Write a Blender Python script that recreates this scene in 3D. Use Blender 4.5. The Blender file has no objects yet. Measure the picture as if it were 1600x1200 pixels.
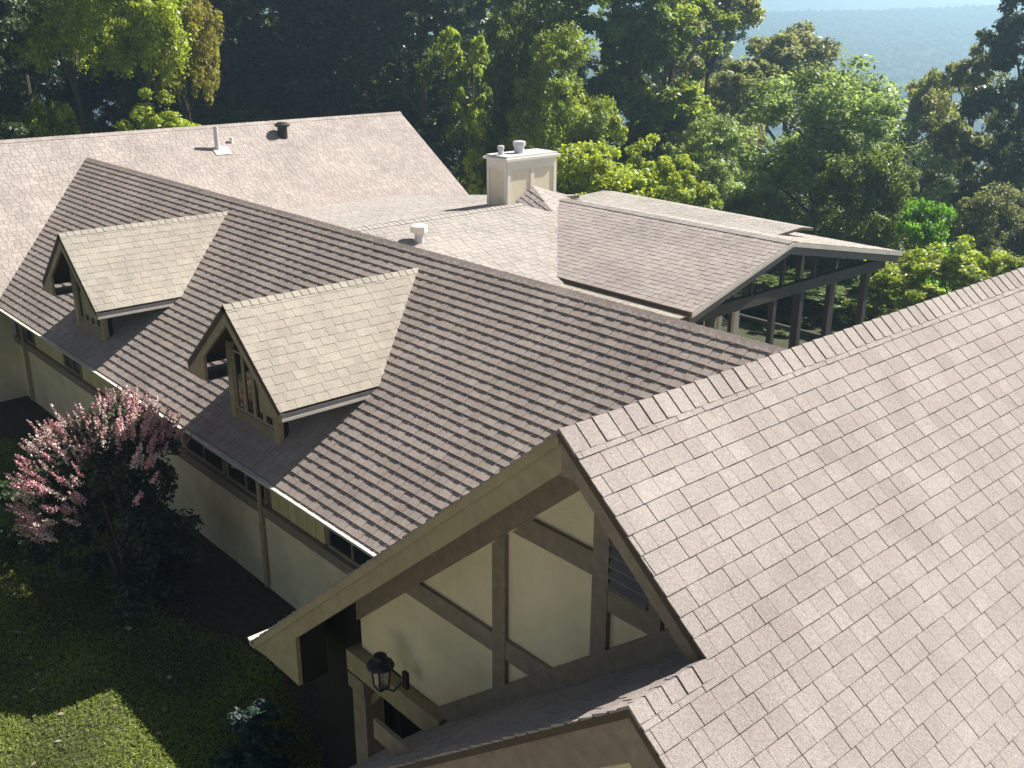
import bpy, math, random
import numpy as np
from mathutils import Vector, Matrix
R = math.radians
scene = bpy.context.scene
COL = scene.collection

# ------------------------------------------------------------------ camera, sky, sun, exposure
cam_d = bpy.data.cameras.new('camera')
cam = bpy.data.objects.new('camera', cam_d); COL.objects.link(cam)
cam_d.sensor_width = 36.0
cam_d.lens = 36.0 * 1607.4 / 1600.0
cam_d.clip_start = 0.1; cam_d.clip_end = 8000
_ya, _pi, _ro = R(48.345), R(19.927), R(0.198)
_fw = Vector((-math.sin(_ya)*math.cos(_pi), math.cos(_ya)*math.cos(_pi), -math.sin(_pi)))
_r = Vector((math.cos(_ya), math.sin(_ya), 0)); _u = _r.cross(_fw)
_r2 = math.cos(_ro)*_r + math.sin(_ro)*_u; _u2 = -math.sin(_ro)*_r + math.cos(_ro)*_u
cam.matrix_world = Matrix(((_r2.x, _u2.x, -_fw.x, 5.883), (_r2.y, _u2.y, -_fw.y, -10.567), (_r2.z, _u2.z, -_fw.z, 9.127), (0, 0, 0, 1)))
scene.camera = cam

SUN_EL, SUN_AZ = R(44.5), R(9.1)          # azimuth from +Y towards +X
world = bpy.data.worlds.new('World'); scene.world = world; world.use_nodes = True
wn = world.node_tree.nodes; wl = world.node_tree.links
bg = wn['Background']; sky = wn.new('ShaderNodeTexSky')
sky.sky_type = 'NISHITA'; sky.sun_disc = False; sky.sun_elevation = SUN_EL; sky.sun_rotation = SUN_AZ
sky.air_density = 0.22; sky.dust_density = 0.3; sky.ozone_density = 0.2
hs = wn.new('ShaderNodeHueSaturation'); hs.inputs['Saturation'].default_value = 0.5; wl.new(sky.outputs['Color'], hs.inputs['Color']); wl.new(hs.outputs['Color'], bg.inputs['Color']); bg.inputs['Strength'].default_value = 0.075
sun_d = bpy.data.lights.new('sun', 'SUN'); sun_d.energy = 4.8; sun_d.angle = R(0.53); sun_d.color = (1.0, 0.945, 0.86)
sun = bpy.data.objects.new('sun', sun_d); COL.objects.link(sun)
sun_dir = Vector((math.sin(SUN_AZ)*math.cos(SUN_EL), math.cos(SUN_AZ)*math.cos(SUN_EL), math.sin(SUN_EL)))
sun.rotation_euler = sun_dir.to_track_quat('Z', 'Y').to_euler(); sun.location = sun_dir*60
vs = scene.view_settings
vs.view_transform = 'Standard'; vs.look = 'None'; vs.gamma = 1.0; vs.use_curve_mapping = False
vs.exposure = 1.2

# ------------------------------------------------------------------ materials
MAT = {}
def mat(name, base, rough=0.8, var=0.12, scale=6.0, bump=0.0, bscale=60.0, tint=0.0, fine=0.0, fscale=160.0, spec=0.3, transl=0.0, metal=0.0, stretch=None, stain=0.0, objvar=0.0):
    m = bpy.data.materials.new(name); m.use_nodes = True
    n = m.node_tree.nodes; l = m.node_tree.links
    p = n['Principled BSDF']; out = n['Material Output']
    p.inputs['Roughness'].default_value = rough; p.inputs['Metallic'].default_value = metal
    p.inputs['Specular IOR Level'].default_value = spec
    geo = n.new('ShaderNodeNewGeometry')
    pos = geo.outputs['Position']
    if stretch:
        vm = n.new('ShaderNodeVectorMath'); vm.operation = 'MULTIPLY'; vm.inputs[1].default_value = stretch
        l.new(pos, vm.inputs[0]); pos = vm.outputs[0]
    def noise(sc, det=4):
        t = n.new('ShaderNodeTexNoise'); t.inputs['Scale'].default_value = sc; t.inputs['Detail'].default_value = det
        l.new(pos, t.inputs['Vector']); return t
    val = None
    def add(sock, amount, centre=0.5):
        nonlocal val
        a = n.new('ShaderNodeMath'); a.operation = 'MULTIPLY_ADD'
        l.new(sock, a.inputs[0]); a.inputs[1].default_value = amount*2; a.inputs[2].default_value = 1-amount*2*centre
        if val is None: val = a.outputs[0]
        else:
            k = n.new('ShaderNodeMath'); k.operation = 'MULTIPLY'; l.new(val, k.inputs[0]); l.new(a.outputs[0], k.inputs[1]); val = k.outputs[0]
    if var: add(noise(scale, 5).outputs['Fac'], var*1.6)
    if fine: add(noise(fscale, 2).outputs['Fac'], fine*1.6)
    if stain: add(noise(0.9, 6).outputs['Fac'], stain*1.6)
    if tint:
        at = n.new('ShaderNodeAttribute'); at.attribute_name = 'tint'; add(at.outputs['Fac'], tint)
    if objvar:
        oi = n.new('ShaderNodeObjectInfo'); add(oi.outputs['Random'], objvar)
    rgb = n.new('ShaderNodeMix'); rgb.data_type = 'RGBA'; rgb.blend_type = 'MULTIPLY'; rgb.inputs['Factor'].default_value = 1.0
    rgb.inputs['A'].default_value = (*base, 1)
    colsock = rgb.outputs['Result']
    if val is None: rgb.inputs['B'].default_value = (1, 1, 1, 1)
    else: l.new(val, rgb.inputs['B'])
    l.new(colsock, p.inputs['Base Color'])
    if bump:
        b = n.new('ShaderNodeBump'); b.inputs['Strength'].default_value = bump; b.inputs['Distance'].default_value = 0.02
        l.new(noise(bscale, 3).outputs['Fac'], b.inputs['Height']); l.new(b.outputs['Normal'], p.inputs['Normal'])
    if transl:
        t = n.new('ShaderNodeBsdfTranslucent'); mx = n.new('ShaderNodeMixShader'); mx.inputs['Fac'].default_value = transl
        c2 = n.new('ShaderNodeMix'); c2.data_type = 'RGBA'; c2.blend_type = 'MULTIPLY'; c2.inputs['Factor'].default_value = 1
        l.new(colsock, c2.inputs['A']); c2.inputs['B'].default_value = (1.5, 1.45, 0.55, 1)
        l.new(c2.outputs['Result'], t.inputs['Color'])
        l.new(p.outputs[0], mx.inputs[1]); l.new(t.outputs[0], mx.inputs[2]); l.new(mx.outputs[0], out.inputs['Surface'])
    MAT[name] = m
    return m

SH = dict(rough=0.95, spec=0.12, tint=0.085, fine=0.30, fscale=60.0, var=0.10, scale=2.2, stain=0.15, bump=0.5, bscale=140)
mat('shingle', (0.342, 0.300, 0.280), **SH)
mat('main_shingle', (0.385, 0.325, 0.29), **dict(SH, stain=0.2))
mat('dormer_shingle', (0.36, 0.328, 0.28), **SH)
mat('pink_shingle', (0.375, 0.33, 0.312), **SH)
mat('grey_shingle', (0.375, 0.345, 0.318), **SH)
mat('porch_trim', (0.062, 0.058, 0.056), 0.7, var=0.15, scale=6)
mat('bounce_pale', (0.52, 0.48, 0.40), 0.9, var=0.12, scale=2, stain=0.15, fine=0.1)  # pale base of the added light-bouncing slab
mat('far_shingle', (0.385, 0.335, 0.31), **dict(SH, tint=0.10, fscale=30.0))
mat('deck', (0.10, 0.075, 0.05), 0.9, var=0.2, scale=8, stretch=(1, 1, 6))
mat('stucco', (0.82, 0.71, 0.46), 0.9, var=0.10, scale=3.0, stain=0.22, bump=0.6, bscale=45, fine=0.06, fscale=90)
mat('timber', (0.27, 0.217, 0.157), 0.8, var=0.25, scale=9, stretch=(1, 1, 1), bump=0.3, bscale=40, stain=0.12)
mat('fascia', (0.37, 0.305, 0.18), 0.75, var=0.18, scale=6, stain=0.15, bump=0.2, bscale=30)
mat('grey_trim', (0.15, 0.145, 0.15), 0.7, var=0.15, scale=6, stain=0.1)
mat('gutter', (0.60, 0.56, 0.50), 0.5, var=0.15, scale=4, stain=0.12, spec=0.4)
mat('white_paint', (0.74, 0.71, 0.63), 0.6, var=0.06, scale=4, stain=0.06)
mat('cream_siding', (0.72, 0.645, 0.49), 0.8, var=0.08, scale=5, stain=0.08, bump=0.2, bscale=40)
mat('soffit', (0.30, 0.26, 0.17), 0.9, var=0.1)
mat('recess_shade', (0.025, 0.021, 0.017), 0.9, var=0.2)  # near-black base: shade inside the recesses is put into the colour
mat('panel_board', (0.62, 0.52, 0.26), 0.8, var=0.18, scale=5, stretch=(4, 4, .5), stain=0.1)
mat('glass', (0.015, 0.02, 0.025), 0.08, var=0.0, spec=0.6)
mat('black_metal', (0.02, 0.02, 0.022), 0.5, var=0.1, spec=0.4)
mat('vent_metal', (0.52, 0.52, 0.54), 0.4, var=0.1, spec=0.5)
mat('vent_black', (0.025, 0.022, 0.024), 0.6, var=0.1)
mat('louvre', (0.17, 0.16, 0.155), 0.7, var=0.1)
mat('lamp_glass', (0.75, 0.72, 0.6), 0.3, var=0.05)
mat('flashing', (0.62, 0.60, 0.58), 0.5, var=0.1)
mat('bark', (0.085, 0.068, 0.052), 0.95, var=0.35, scale=5, stretch=(3, 3, .6), bump=0.8, bscale=12)
mat('mulch', (0.055, 0.042, 0.032), 0.95, var=0.35, scale=9, bump=0.9, bscale=30, fine=0.3, fscale=40)
mat('ground', (0.045, 0.052, 0.022), 0.95, var=0.3, scale=3.0, stain=0.3, bump=0.8, bscale=25, fine=0.3, fscale=40)
LF = dict(rough=0.45, spec=0.5, var=0.22, scale=0.5, tint=0.45, objvar=0.10)
mat('leaf_dark', (0.058, 0.09, 0.04), transl=0.35, **LF)
mat('leaf_blue', (0.040, 0.064, 0.045), transl=0.3, **LF)
mat('leaf_mid', (0.15, 0.215, 0.06), transl=0.56, **LF)
mat('leaf_bright', (0.25, 0.32, 0.065), transl=0.52, **LF)
mat('leaf_yellow', (0.34, 0.42, 0.06), transl=0.50, **LF)
mat('leaf_autumn', (0.32, 0.30, 0.07), transl=0.48, **LF)
mat('leaf_lime', (0.16, 0.34, 0.02), transl=0.52, **LF)
mat('leaf_olive', (0.24, 0.265, 0.15), transl=0.52, **LF)
mat('leaf_sage', (0.26, 0.35, 0.175), transl=0.52, **LF)
mat('leaf_shrub', (0.045, 0.062, 0.030), transl=0.25, **LF)
mat('leaf_teal', (0.035, 0.07, 0.058), transl=0.2, **LF)
mat('blossom', (0.56, 0.31, 0.33), 0.8, var=0.2, scale=1.5, tint=0.45)
mat('blossom_pale', (0.62, 0.48, 0.44), 0.8, var=0.2, scale=1.5, tint=0.4)
mat('grass_blade', (0.25, 0.31, 0.08), 0.8, var=0.22, scale=1.2, tint=0.4, transl=0.4, stain=0.25)
mat('leaf_litter', (0.30, 0.26, 0.18), 0.9, var=0.2, tint=0.4)
mat('hill_wood', (0.045, 0.065, 0.035), 0.95, var=0.2, scale=0.02, tint=0.28)

def clear_glass():
    m = MAT['lamp_glass']; nt = m.node_tree; tr = nt.nodes.new('ShaderNodeBsdfTransparent'); mx = nt.nodes.new('ShaderNodeMixShader'); mx.inputs[0].default_value = 0.22
    nt.links.new(tr.outputs[0], mx.inputs[1]); nt.links.new(nt.nodes['Principled BSDF'].outputs[0], mx.inputs[2]); nt.links.new(mx.outputs[0], nt.nodes['Material Output'].inputs['Surface'])
clear_glass()
# ------------------------------------------------------------------ mesh helpers
class MB:
    def __init__(s): s.v = []; s.f = []; s.t = []; s.m = []; s.mats = []
    def mi(s, name):
        if name not in s.mats: s.mats.append(name)
        return s.mats.index(name)
    def face(s, pts, m, tint=0.5):
        b = len(s.v); s.v.extend([tuple(p) for p in pts]); s.f.append(tuple(range(b, b+len(pts)))); s.t.append(tint); s.m.append(s.mi(m))
    def box(s, a, b, m):
        (x0, y0, z0), (x1, y1, z1) = [(min(p, q)) for p, q in zip(a, b)], [(max(p, q)) for p, q in zip(a, b)]
        P = [(x0,y0,z0),(x1,y0,z0),(x1,y1,z0),(x0,y1,z0),(x0,y0,z1),(x1,y0,z1),(x1,y1,z1),(x0,y1,z1)]
        for f in ((0,3,2,1),(4,5,6,7),(0,1,5,4),(1,2,6,5),(2,3,7,6),(3,0,4,7)): s.face([P[i] for i in f], m)
    def prism(s, poly, d, m, tint=0.5):
        """polygon (3d points) extruded by vector d"""
        d = Vector(d); A = [Vector(p) for p in poly]
        nrm = Vector((0, 0, 0))
        for i in range(len(A)): nrm += A[i].cross(A[(i+1) % len(A)])
        if nrm.dot(d) > 0: A.reverse()
        B = [p+d for p in A]; n = len(A)
        s.face(A, m, tint); s.face(list(reversed(B)), m, tint)
        for i in range(n): j = (i+1) % n; s.face([A[j], A[i], B[i], B[j]], m, tint)
    def bar(s, a, b, w, h, m, up=(0, 0, 1)):
        a = Vector(a); b = Vector(b); d = (b-a).normalized(); up = Vector(up)
        side = d.cross(up).normalized()*w/2; u = side.cross(d).normalized()*h/2
        s.prism([a-side-u, a+side-u, a+side+u, a-side+u], b-a, m)
    def tube(s, pts, rads, m, n=8, cap=True):
        pts = [Vector(p) for p in pts]; rings = []
        for i, p in enumerate(pts):
            d = (pts[min(i+1, len(pts)-1)]-pts[max(i-1, 0)]).normalized()
            ref = Vector((0, 1, 0)) if abs(d.z) > .9 else Vector((0, 0, 1))
            sx = d.cross(ref).normalized(); sy = sx.cross(d)
            rings.append([p+rads[i]*(math.cos(2*math.pi*k/n)*sx+math.sin(2*math.pi*k/n)*sy) for k in range(n)])
        for i in range(len(pts)-1):
            for k in range(n):
                j = (k+1) % n; s.face([rings[i][j], rings[i][k], rings[i+1][k], rings[i+1][j]], m)
        if cap: s.face(rings[-1][::-1], m); s.face(rings[0], m)
    def build(s, name, parent=None, smooth=False, base=(0, 0, 0)):
        me = bpy.data.meshes.new(name)
        if base != (0, 0, 0): s.v = [(x-base[0], y-base[1], z-base[2]) for x, y, z in s.v]
        me.from_pydata(s.v, [], s.f)
        for k in s.mats: me.materials.append(MAT[k])
        me.polygons.foreach_set('material_index', s.m)
        a = me.attributes.new('tint', 'FLOAT', 'FACE'); a.data.foreach_set('value', s.t)
        if smooth: me.polygons.foreach_set('use_smooth', [True]*len(s.f))
        me.update()
        o = bpy.data.objects.new(name, me); COL.objects.link(o)
        if parent is not None: o.parent = parent
        elif base != (0, 0, 0): o.location = base
        return o
def tag(o, label=None, cat=None, group=None, kind=None):
    if label: o['label'] = label
    if cat: o['category'] = cat
    if group: o['group'] = group
    if kind: o['kind'] = kind
    return o
def empty(name, loc=(0, 0, 0)):
    o = bpy.data.objects.new(name, None); COL.objects.link(o); o.location = loc; o.empty_display_size = .3; return o

def clip(poly, region):
    """convex clip, both ccw lists of (u, v)"""
    out = poly
    for i in range(len(region)):
        a = region[i]; b = region[(i+1) % len(region)]; ex, ey = b[0]-a[0], b[1]-a[1]
        inp = out; out = []
        if not inp: return []
        for j in range(len(inp)):
            p = inp[j]; q = inp[(j+1) % len(inp)]
            sp = ex*(p[1]-a[1])-ey*(p[0]-a[0]); sq = ex*(q[1]-a[1])-ey*(q[0]-a[0])
            if sp >= 0: out.append(p)
            if (sp >= 0) != (sq >= 0):
                t = sp/(sp-sq); out.append((p[0]+t*(q[0]-p[0]), p[1]+t*(q[1]-p[1])))
    return out
def roof(mb, pts, up, seed, m='shingle', exp=0.152, tabs=(0.11, 0.22), hb=(0.015, 0.020), thick=0.09, deck='deck', v0=None, gap=.009):
    """lay real courses of overlapping tabs on the planar polygon pts (convex, plan ccw seen from above); up = horizontal up-slope direction"""
    rng = random.Random(seed)
    P = [Vector(p) for p in pts]
    N = (P[1]-P[0]).cross(P[2]-P[0]).normalized()
    if N.z < 0: P.reverse(); N = -N
    up = Vector((up[0], up[1], 0)); V = (up-N*up.dot(N)).normalized(); U = V.cross(N).normalized()
    O = P[0]
    reg = [((p-O).dot(U), (p-O).dot(V)) for p in P]
    area = sum(reg[i][0]*reg[(i+1) % len(reg)][1]-reg[(i+1) % len(reg)][0]*reg[i][1] for i in range(len(reg)))
    if area < 0: reg.reverse()
    umin = min(r[0] for r in reg); umax = max(r[0] for r in reg)
    vmin = min(r[1] for r in reg) if v0 is None else (v0 - O.dot(V)); vmax = max(r[1] for r in reg)
    if thick: mb.prism([p-N*0.004 for p in P], -N*thick, deck)
    at = lambda u, v, h: O+U*u+V*v+N*h
    r0 = 0
    while vmin+r0*exp < vmax:
        va = vmin+r0*exp; vb = va+exp+0.02; r0 += 1
        if vb < min(r[1] for r in reg): continue
        u = umin-rng.uniform(0, .3); thickflag = rng.random() < .5
        while u < umax:
            w = rng.uniform(*tabs); g = gap
            q = clip([(u, va), (u+w-g, va), (u+w-g, vb), (u, vb)], reg)
            thickflag = not thickflag if rng.random() < .9 else thickflag
            off = (hb[1]-hb[0])*rng.uniform(.85, 1.15) if thickflag else hb[1]*.05*rng.random()
            tint = min(1, max(0, rng.gauss(.5, .25)))
            if rng.random() < .06: tint *= .5
            hh = lambda v: 0.002+off+hb[0]*(1-(v-va)/(vb-va))
            if len(q) >= 3:
                mb.face([at(a, b, hh(b)) for a, b in q], m, tint)
                for i in range(len(q)):
                    a = q[i]; b = q[(i+1) % len(q)]
                    if a[1] > vb-.001 and b[1] > vb-.001: continue
                    mb.face([at(*a, hh(a[1])), at(*a, -.003), at(*b, -.003), at(*b, hh(b[1]))], m, tint)
            u += w
def caps(mb, a, b, t1, t2, side1, seed, m='shingle', w=0.15, exp=0.145):
    """ridge caps from a to b; slopes t1 / t2 on side1 / -side1 (unit horizontal vectors)"""
    rng = random.Random(seed); a = Vector(a); b = Vector(b); d = (b-a); L = d.length; d.normalize()
    s1 = Vector((side1[0], side1[1], 0)); e1 = (s1-Vector((0, 0, t1))).normalized(); e2 = (-s1-Vector((0, 0, t2))).normalized()
    n = int(L/exp)
    for i in range(n):
        p0 = a+d*i*exp; p1 = a+d*min(L, (i+1)*exp+.03); h0, h1 = .026*rng.uniform(.9, 1.1), .014
        tint = min(1, max(0, rng.gauss(.5, .25)))
        for e in (e1, e2):
            A = p0+Vector((0, 0, h0)); B = p1+Vector((0, 0, h1)); C = B+e*w; D = A+e*w
            mb.face([A, B, C, D], m, tint)
            dn = Vector((0, 0, -h0))
            mb.face([A, D, D+dn, A+dn], m, tint); mb.face([D, C, C-Vector((0, 0, h1)), D+dn], m, tint)

# ------------------------------------------------------------------ ground and far hill
def gz(x, y):
    s = max(0.0, y-17.0)
    z = -0.22*s if s < 150 else -33.0-0.12*min(s-150, 250)
    if x < -55: z -= 0.05*(-55-x)
    return z
xs = [-2200, -1500, -1000, -700, -480, -330, -230, -160, -120] + [-90+5*i for i in range(27)] + [60, 100, 180, 300, 500, 900, 1500, 2200]
ys = [-2200, -1200, -600, -300, -150, -80, -50] + [-30+4*i for i in range(30)] + [110, 150, 200, 280, 380, 520, 700, 1000, 1500, 2200]
g = MB(); nx = len(xs)
gv = [(x, y, gz(x, y)) for y in ys for x in xs]; g.v = gv
for j in range(len(ys)-1):
    for i in range(nx-1):
        g.f.append((j*nx+i, j*nx+i+1, (j+1)*nx+i+1, (j+1)*nx+i)); g.t.append(.5); g.m.append(g.mi('ground'))
tag(g.build('ground', smooth=True), kind='structure')
mb_ = MB(); n_ = 40
edge = [(-20.2+i*(17.6/n_), -4.75-.35*math.sin(i*.55)-.25*math.sin(i*.23+1), .016) for i in range(n_+1)]
for i in range(n_): mb_.face([edge[i], edge[i+1], (edge[i+1][0], -3.5, .03), (edge[i][0], -3.5, .03)], 'mulch')
tag(mb_.build('mulch_bed'), kind='structure')
fc = MB(); fc.box((-3.6, -24, -.2), (13, -8.6, .012), 'bounce_pale'); tag(fc.build('bounce_slab'), kind='structure')  # unseen slab, added to bounce warm light onto the gable front

def hillz(x, y):
    ridge = max(-8, min(30, 4+.034*(x+831)))+1.5*math.sin(x*0.013)
    t = (y-560)/560.0
    return -66+(ridge+66)*max(0, min(1, t))**0.8 - max(0, y-1120)*.15
h = MB(); hx = [-1900+50*i for i in range(60)]; hy = [540+40*i for i in range(26)]
h.v = [(x, y, hillz(x, y)) for y in hy for x in hx]
for j in range(len(hy)-1):
    for i in range(len(hx)-1):
        h.f.append((j*len(hx)+i, j*len(hx)+i+1, (j+1)*len(hx)+i+1, (j+1)*len(hx)+i)); h.t.append(.4); h.m.append(h.mi('hill_wood'))
tag(h.build('hill', smooth=True), kind='structure')

# ------------------------------------------------------------------ the house
house = empty('house', (0, 0, 0))
tag(house, 'rambling half-timbered cream house with grey-brown shingle roofs', 'house')
T1 = 0.662; T2 = 0.838
ZR = 5.2
mz = lambda y: ZR+T1*y if y < 0 else ZR-T1*y
# --- main wing roof
r = MB()
EY = -4.03
roof(r, [(-24.07, 0, ZR), (-20.03, EY, mz(EY)), (-3.30, EY, mz(EY)), (-0.12, 0, ZR)], (0, 1), 1, m='main_shingle', hb=(.017, .0205))
roof(r, [(-0.1, 0, ZR), (0.5, 3.2, mz(3.2)), (-22, 3.2, mz(3.2)), (-24.05, 0, ZR)], (0, -1), 2, tabs=(.2, .4))
caps(r, (-0.15, 0, ZR), (-24.05, 0, ZR), T1, T1, (0, -1), 3, m='main_shingle')
tag(r.build('roof', house), 'long main roof with two dormers')
# --- far cross wing roof
FX, FZ, TF = -24.89, 5.743, 0.64
fz = lambda x: FZ-TF*abs(x-FX)
r = MB()
roof(r, [(FX, -9.5, FZ), (-19.95, -9.5, fz(-19.95)), (-19.95, 11.44, fz(-19.95)), (FX, 11.44, FZ)], (-1, 0), 4, m='far_shingle', tabs=(.12, .26), hb=(.004, .006))
roof(r, [(FX, -9.5, FZ), (FX, 11.44, FZ), (-29.8, 11.44, fz(-29.8)), (-29.8, -9.5, fz(-29.8))], (1, 0), 5, m='far_shingle', tabs=(.25, .5))
caps(r, (FX, 11.44, FZ), (FX, -9.5, FZ), TF, TF, (1, 0), 6, m='far_shingle')
tag(r.build('roof', house), 'far cross roof with the vents')
# --- near gable wing roof, right slope carried on over the little entry gable
AX, AY, AZ = 1.276, -6.01, 6.443
rz = lambda x: AZ-T2*(x-AX)
lz = lambda x: AZ+T2*(x-AX)
r = MB()
PX = 2.62; PY = -6.72; REX = 6.35; AF = AY-.02; PF = PY-.02
Vr = Vector((-1, 0, T2)).normalized()
split = Vector((PX, 0, rz(PX))).dot(Vr)
v00 = split-24*0.152
roof(r, [(AX, AF, AZ), (PX, AF, rz(PX)), (PX, 9, rz(PX)), (AX, 9, AZ)], (-1, 0), 7, thick=.05, exp=.152, tabs=(.13, .25), hb=(.010, .0128), gap=.006, v0=v00)
roof(r, [(PX, PF, rz(PX)), (REX, PF, rz(REX)), (REX, 9.005, rz(REX)), (PX, 9.005, rz(PX))], (-1, 0), 8, thick=.05, exp=.152, tabs=(.13, .25), hb=(.010, .0128), gap=.006, v0=v00)
roof(r, [(AX, AF+.006, AZ), (AX, 9.01, AZ), (-3.78, 9.01, lz(-3.78)), (-3.78, AF+.006, lz(-3.78))], (1, 0), 9, thick=.05)
caps(r, (AX, AF-.01, AZ), (AX, 9, AZ), T2, T2, (1, 0), 10, w=.2, exp=.16)
tag(r.build('roof', house), 'big near roof slope')
# --- little entry gable: left slope
r = MB()
PZ = rz(PX); TP = 0.81
pz = lambda x: PZ-TP*(PX-x)
roof(r, [(PX, PF+.006, PZ), (PX, -5.45, PZ), (-1.1, -5.45, pz(-1.1)), (-1.1, PF+.006, pz(-1.1))], (1, 0), 11, thick=.05)
caps(r, (PX, PF-.01, PZ), (PX, AY, PZ), T2, TP, (1, 0), 12, w=.12)
tag(r.build('roof', house), 'small shaded entry roof below the near gable')
# --- low cross roof with the chimney
GX, GZ = -13.2, 4.6
r = MB()
ggz = lambda x: GZ-.28*(x-GX)
roof(r, [(GX, .5, GZ), (-9.3, .5, ggz(-9.3)), (-9.3, 4.78, ggz(-9.3)), (GX, 8.25, GZ)], (-1, 0), 13, m='grey_shingle', tabs=(.12, .26), hb=(.005, .008))
sz = lambda x: GZ+.13*(x-GX)
roof(r, [(GX, .5, GZ), (GX, 8.75, GZ), (-21.9, 8.75, sz(-21.9)), (-21.9, .5, sz(-21.9))], (1, 0), 14, m='grey_shingle', hb=(.002, .004))
caps(r, (GX, .6, GZ), (GX, 7.9, GZ), .28, .13, (1, 0), 15, m='grey_shingle')
tag(r.build('roof', house), 'low pale roof beside the chimney')
# --- back wing roof
BX, BY, BZ = -6.1, 7.97, 4.6
bz = lambda y: BZ-.29*(BY-y) if y < BY else BZ-.19*(y-BY)
r = MB()
roof(r, [(GX-.3, BY, BZ), (-9.85, 4.75, bz(4.75)), (BX, 4.75, bz(4.75)), (BX, BY, BZ)], (0, 1), 16, m='pink_shingle', tabs=(.12, .26), hb=(.006, .009))
roof(r, [(GX, BY, BZ), (BX, BY, BZ), (BX, 12.66, bz(12.66)), (GX, 12.66, bz(12.66))], (0, -1), 17, m='grey_shingle', tabs=(.12, .26), hb=(.005, .008))
caps(r, (BX, BY, BZ), (GX, BY, BZ), .29, .19, (0, -1), 18, m='grey_shingle')
roof(r, [(-9.6, 1.9, 3.46), (BX-.1, 1.9, 3.46), (BX-.1, 5.0, 3.59), (-9.6, 5.0, 3.59)], (0, 1), 19, m='dormer_shingle', hb=(.002, .004))
tag(r.build('roof', house), 'low back roof over the screened porch')
r = MB()
roof(r, [(-14.0, 9.2, 4.36), (-7.55, 9.2, 4.30), (-7.55, 10.5, 4.36), (-14.0, 10.5, 4.42)], (0, 1), 20, m='grey_shingle', thick=.06, hb=(.003, .005))
roof(r, [(-14.0, 10.5, 4.42), (-7.55, 10.5, 4.36), (-7.55, 11.0, 4.28), (-14.0, 11.0, 4.34)], (0, -1), 21, m='grey_shingle', thick=.06, hb=(.003, .005))
tag(r.build('roof', house), 'narrow raised roof strip behind the porch roof')

# --- walls of main wing
w = MB()
WY = -3.6
w.box((-20.4, WY, -.6), (-2.2, WY+.2, 1.45), 'stucco')
w.box((-20.4, WY+.06, 1.62), (-2.2, WY+.2, 2.75), 'timber')
w.box((-24.6, 2.6, -.6), (-2.2, 2.8, 3.2), 'stucco')
w.build('wall', house)
w = MB(); w.box((-20.38, WY-.07, 1.452), (-2.2, WY+.2, 1.618), 'timber'); w.build('ledge_beam', house)
# clerestory strip: board panels and windows in turn
rng = random.Random(5)
def window(xa, xb, y, za, zb, parent, mull=1):
    f = MB(); t = .05
    f.box((xa, y, za), (xb, y+.05, za+t), 'timber'); f.box((xa, y, zb-t), (xb, y+.05, zb), 'timber')
    f.box((xa, y, za+t), (xa+t, y+.05, zb-t), 'timber'); f.box((xb-t, y, za+t), (xb, y+.05, zb-t), 'timber')
    for k in range(mull):
        xm = xa+(xb-xa)*(k+1)/(mull+1); f.box((xm-.02, y+.004, za+t), (xm+.02, y+.046, zb-t), 'timber')
    fo = f.build('window', parent)
    p = MB(); p.box((xa+t, y+.03, za+t), (xb-t, y+.036, zb-t), 'glass'); p.build('pane', fo)
    return fo
xw = -20.1
k = 0
segs = [(-20.2, -18.9, 'w'), (-18.9, -17.0, 'p'), (-17.0, -15.9, 'w'), (-15.9, -13.4, 'p'), (-13.4, -12.1, 'w'), (-12.1, -10.9, 'p'), (-10.9, -9.3, 'w'), (-9.3, -7.85, 'w'), (-7.75, -6.1, 'p'), (-6.1, -4.7, 'w'), (-4.7, -3.6, 'p')]
for a, b, kd in segs:
    if kd == 'w': window(a+.04, b-.04, WY, 1.63, 2.42, house)
    else:
        q = MB(); x = a+.03
        while x < b-.05:
            x2 = min(b-.03, x+.27); q.box((x, WY+.005, 1.63), (x2-.012, WY+.058, 2.42), 'panel_board'); x = x2
        q.build('panel', house)
# soffit, eave fascia and gutter of the main wing
e = MB()
e.box((-20.1, -3.98, 2.425), (-2.3, WY+.0, 2.455), 'soffit'); e.build('soffit', house)
e = MB(); e.box((-20.1, -4.0, 2.43), (-3.4, -3.972, 2.52), 'timber'); e.build('eave_fascia', house)
def gutter(pts0, pts1, outd, name='gutter'):
    q = MB(); a = Vector(pts0); b = Vector(pts1); o = Vector(outd)
    sec = [(0, .0), (.0, -.075), (.09, -.075), (.125, -.02), (.13, .0), (.115, .0), (.082, -.063), (.012, -.063), (.012, 0)]
    A = [a+o*s+Vector((0, 0, t)) for s, t in sec]; B = [b+o*s+Vector((0, 0, t)) for s, t in sec]
    for i in range(len(sec)-1): q.face([A[i], A[i+1], B[i+1], B[i]], 'gutter')
    q.face([A[0]-Vector((0, 0, .012)), A[4]-Vector((0, 0, .012)), B[4]-Vector((0, 0, .012)), B[0]-Vector((0, 0, .012))], 'gutter'); q.face(A, 'gutter'); q.face(B[::-1], 'gutter'); q.prism([A[1], A[2], B[2], B[1]], (0, 0, -.004), 'gutter')
    return q.build(name, house)
gutter((-20.0, -4.002, 2.535), (-3.42, -4.002, 2.535), (0, -1, 0))
gutter((-3.742, -6.02, 2.22), (-3.742, -4.1, 2.22), (-1, 0, 0))
for x in (-19.6, -8.0):
    q = MB(); q.tube([(x, -4.06, 2.43), (x, -3.7, 2.2), (x, -3.66, 2.0), (x, -3.66, .1)], [.04]*4, 'fascia', 8); q.build('downpipe', house)
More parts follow.
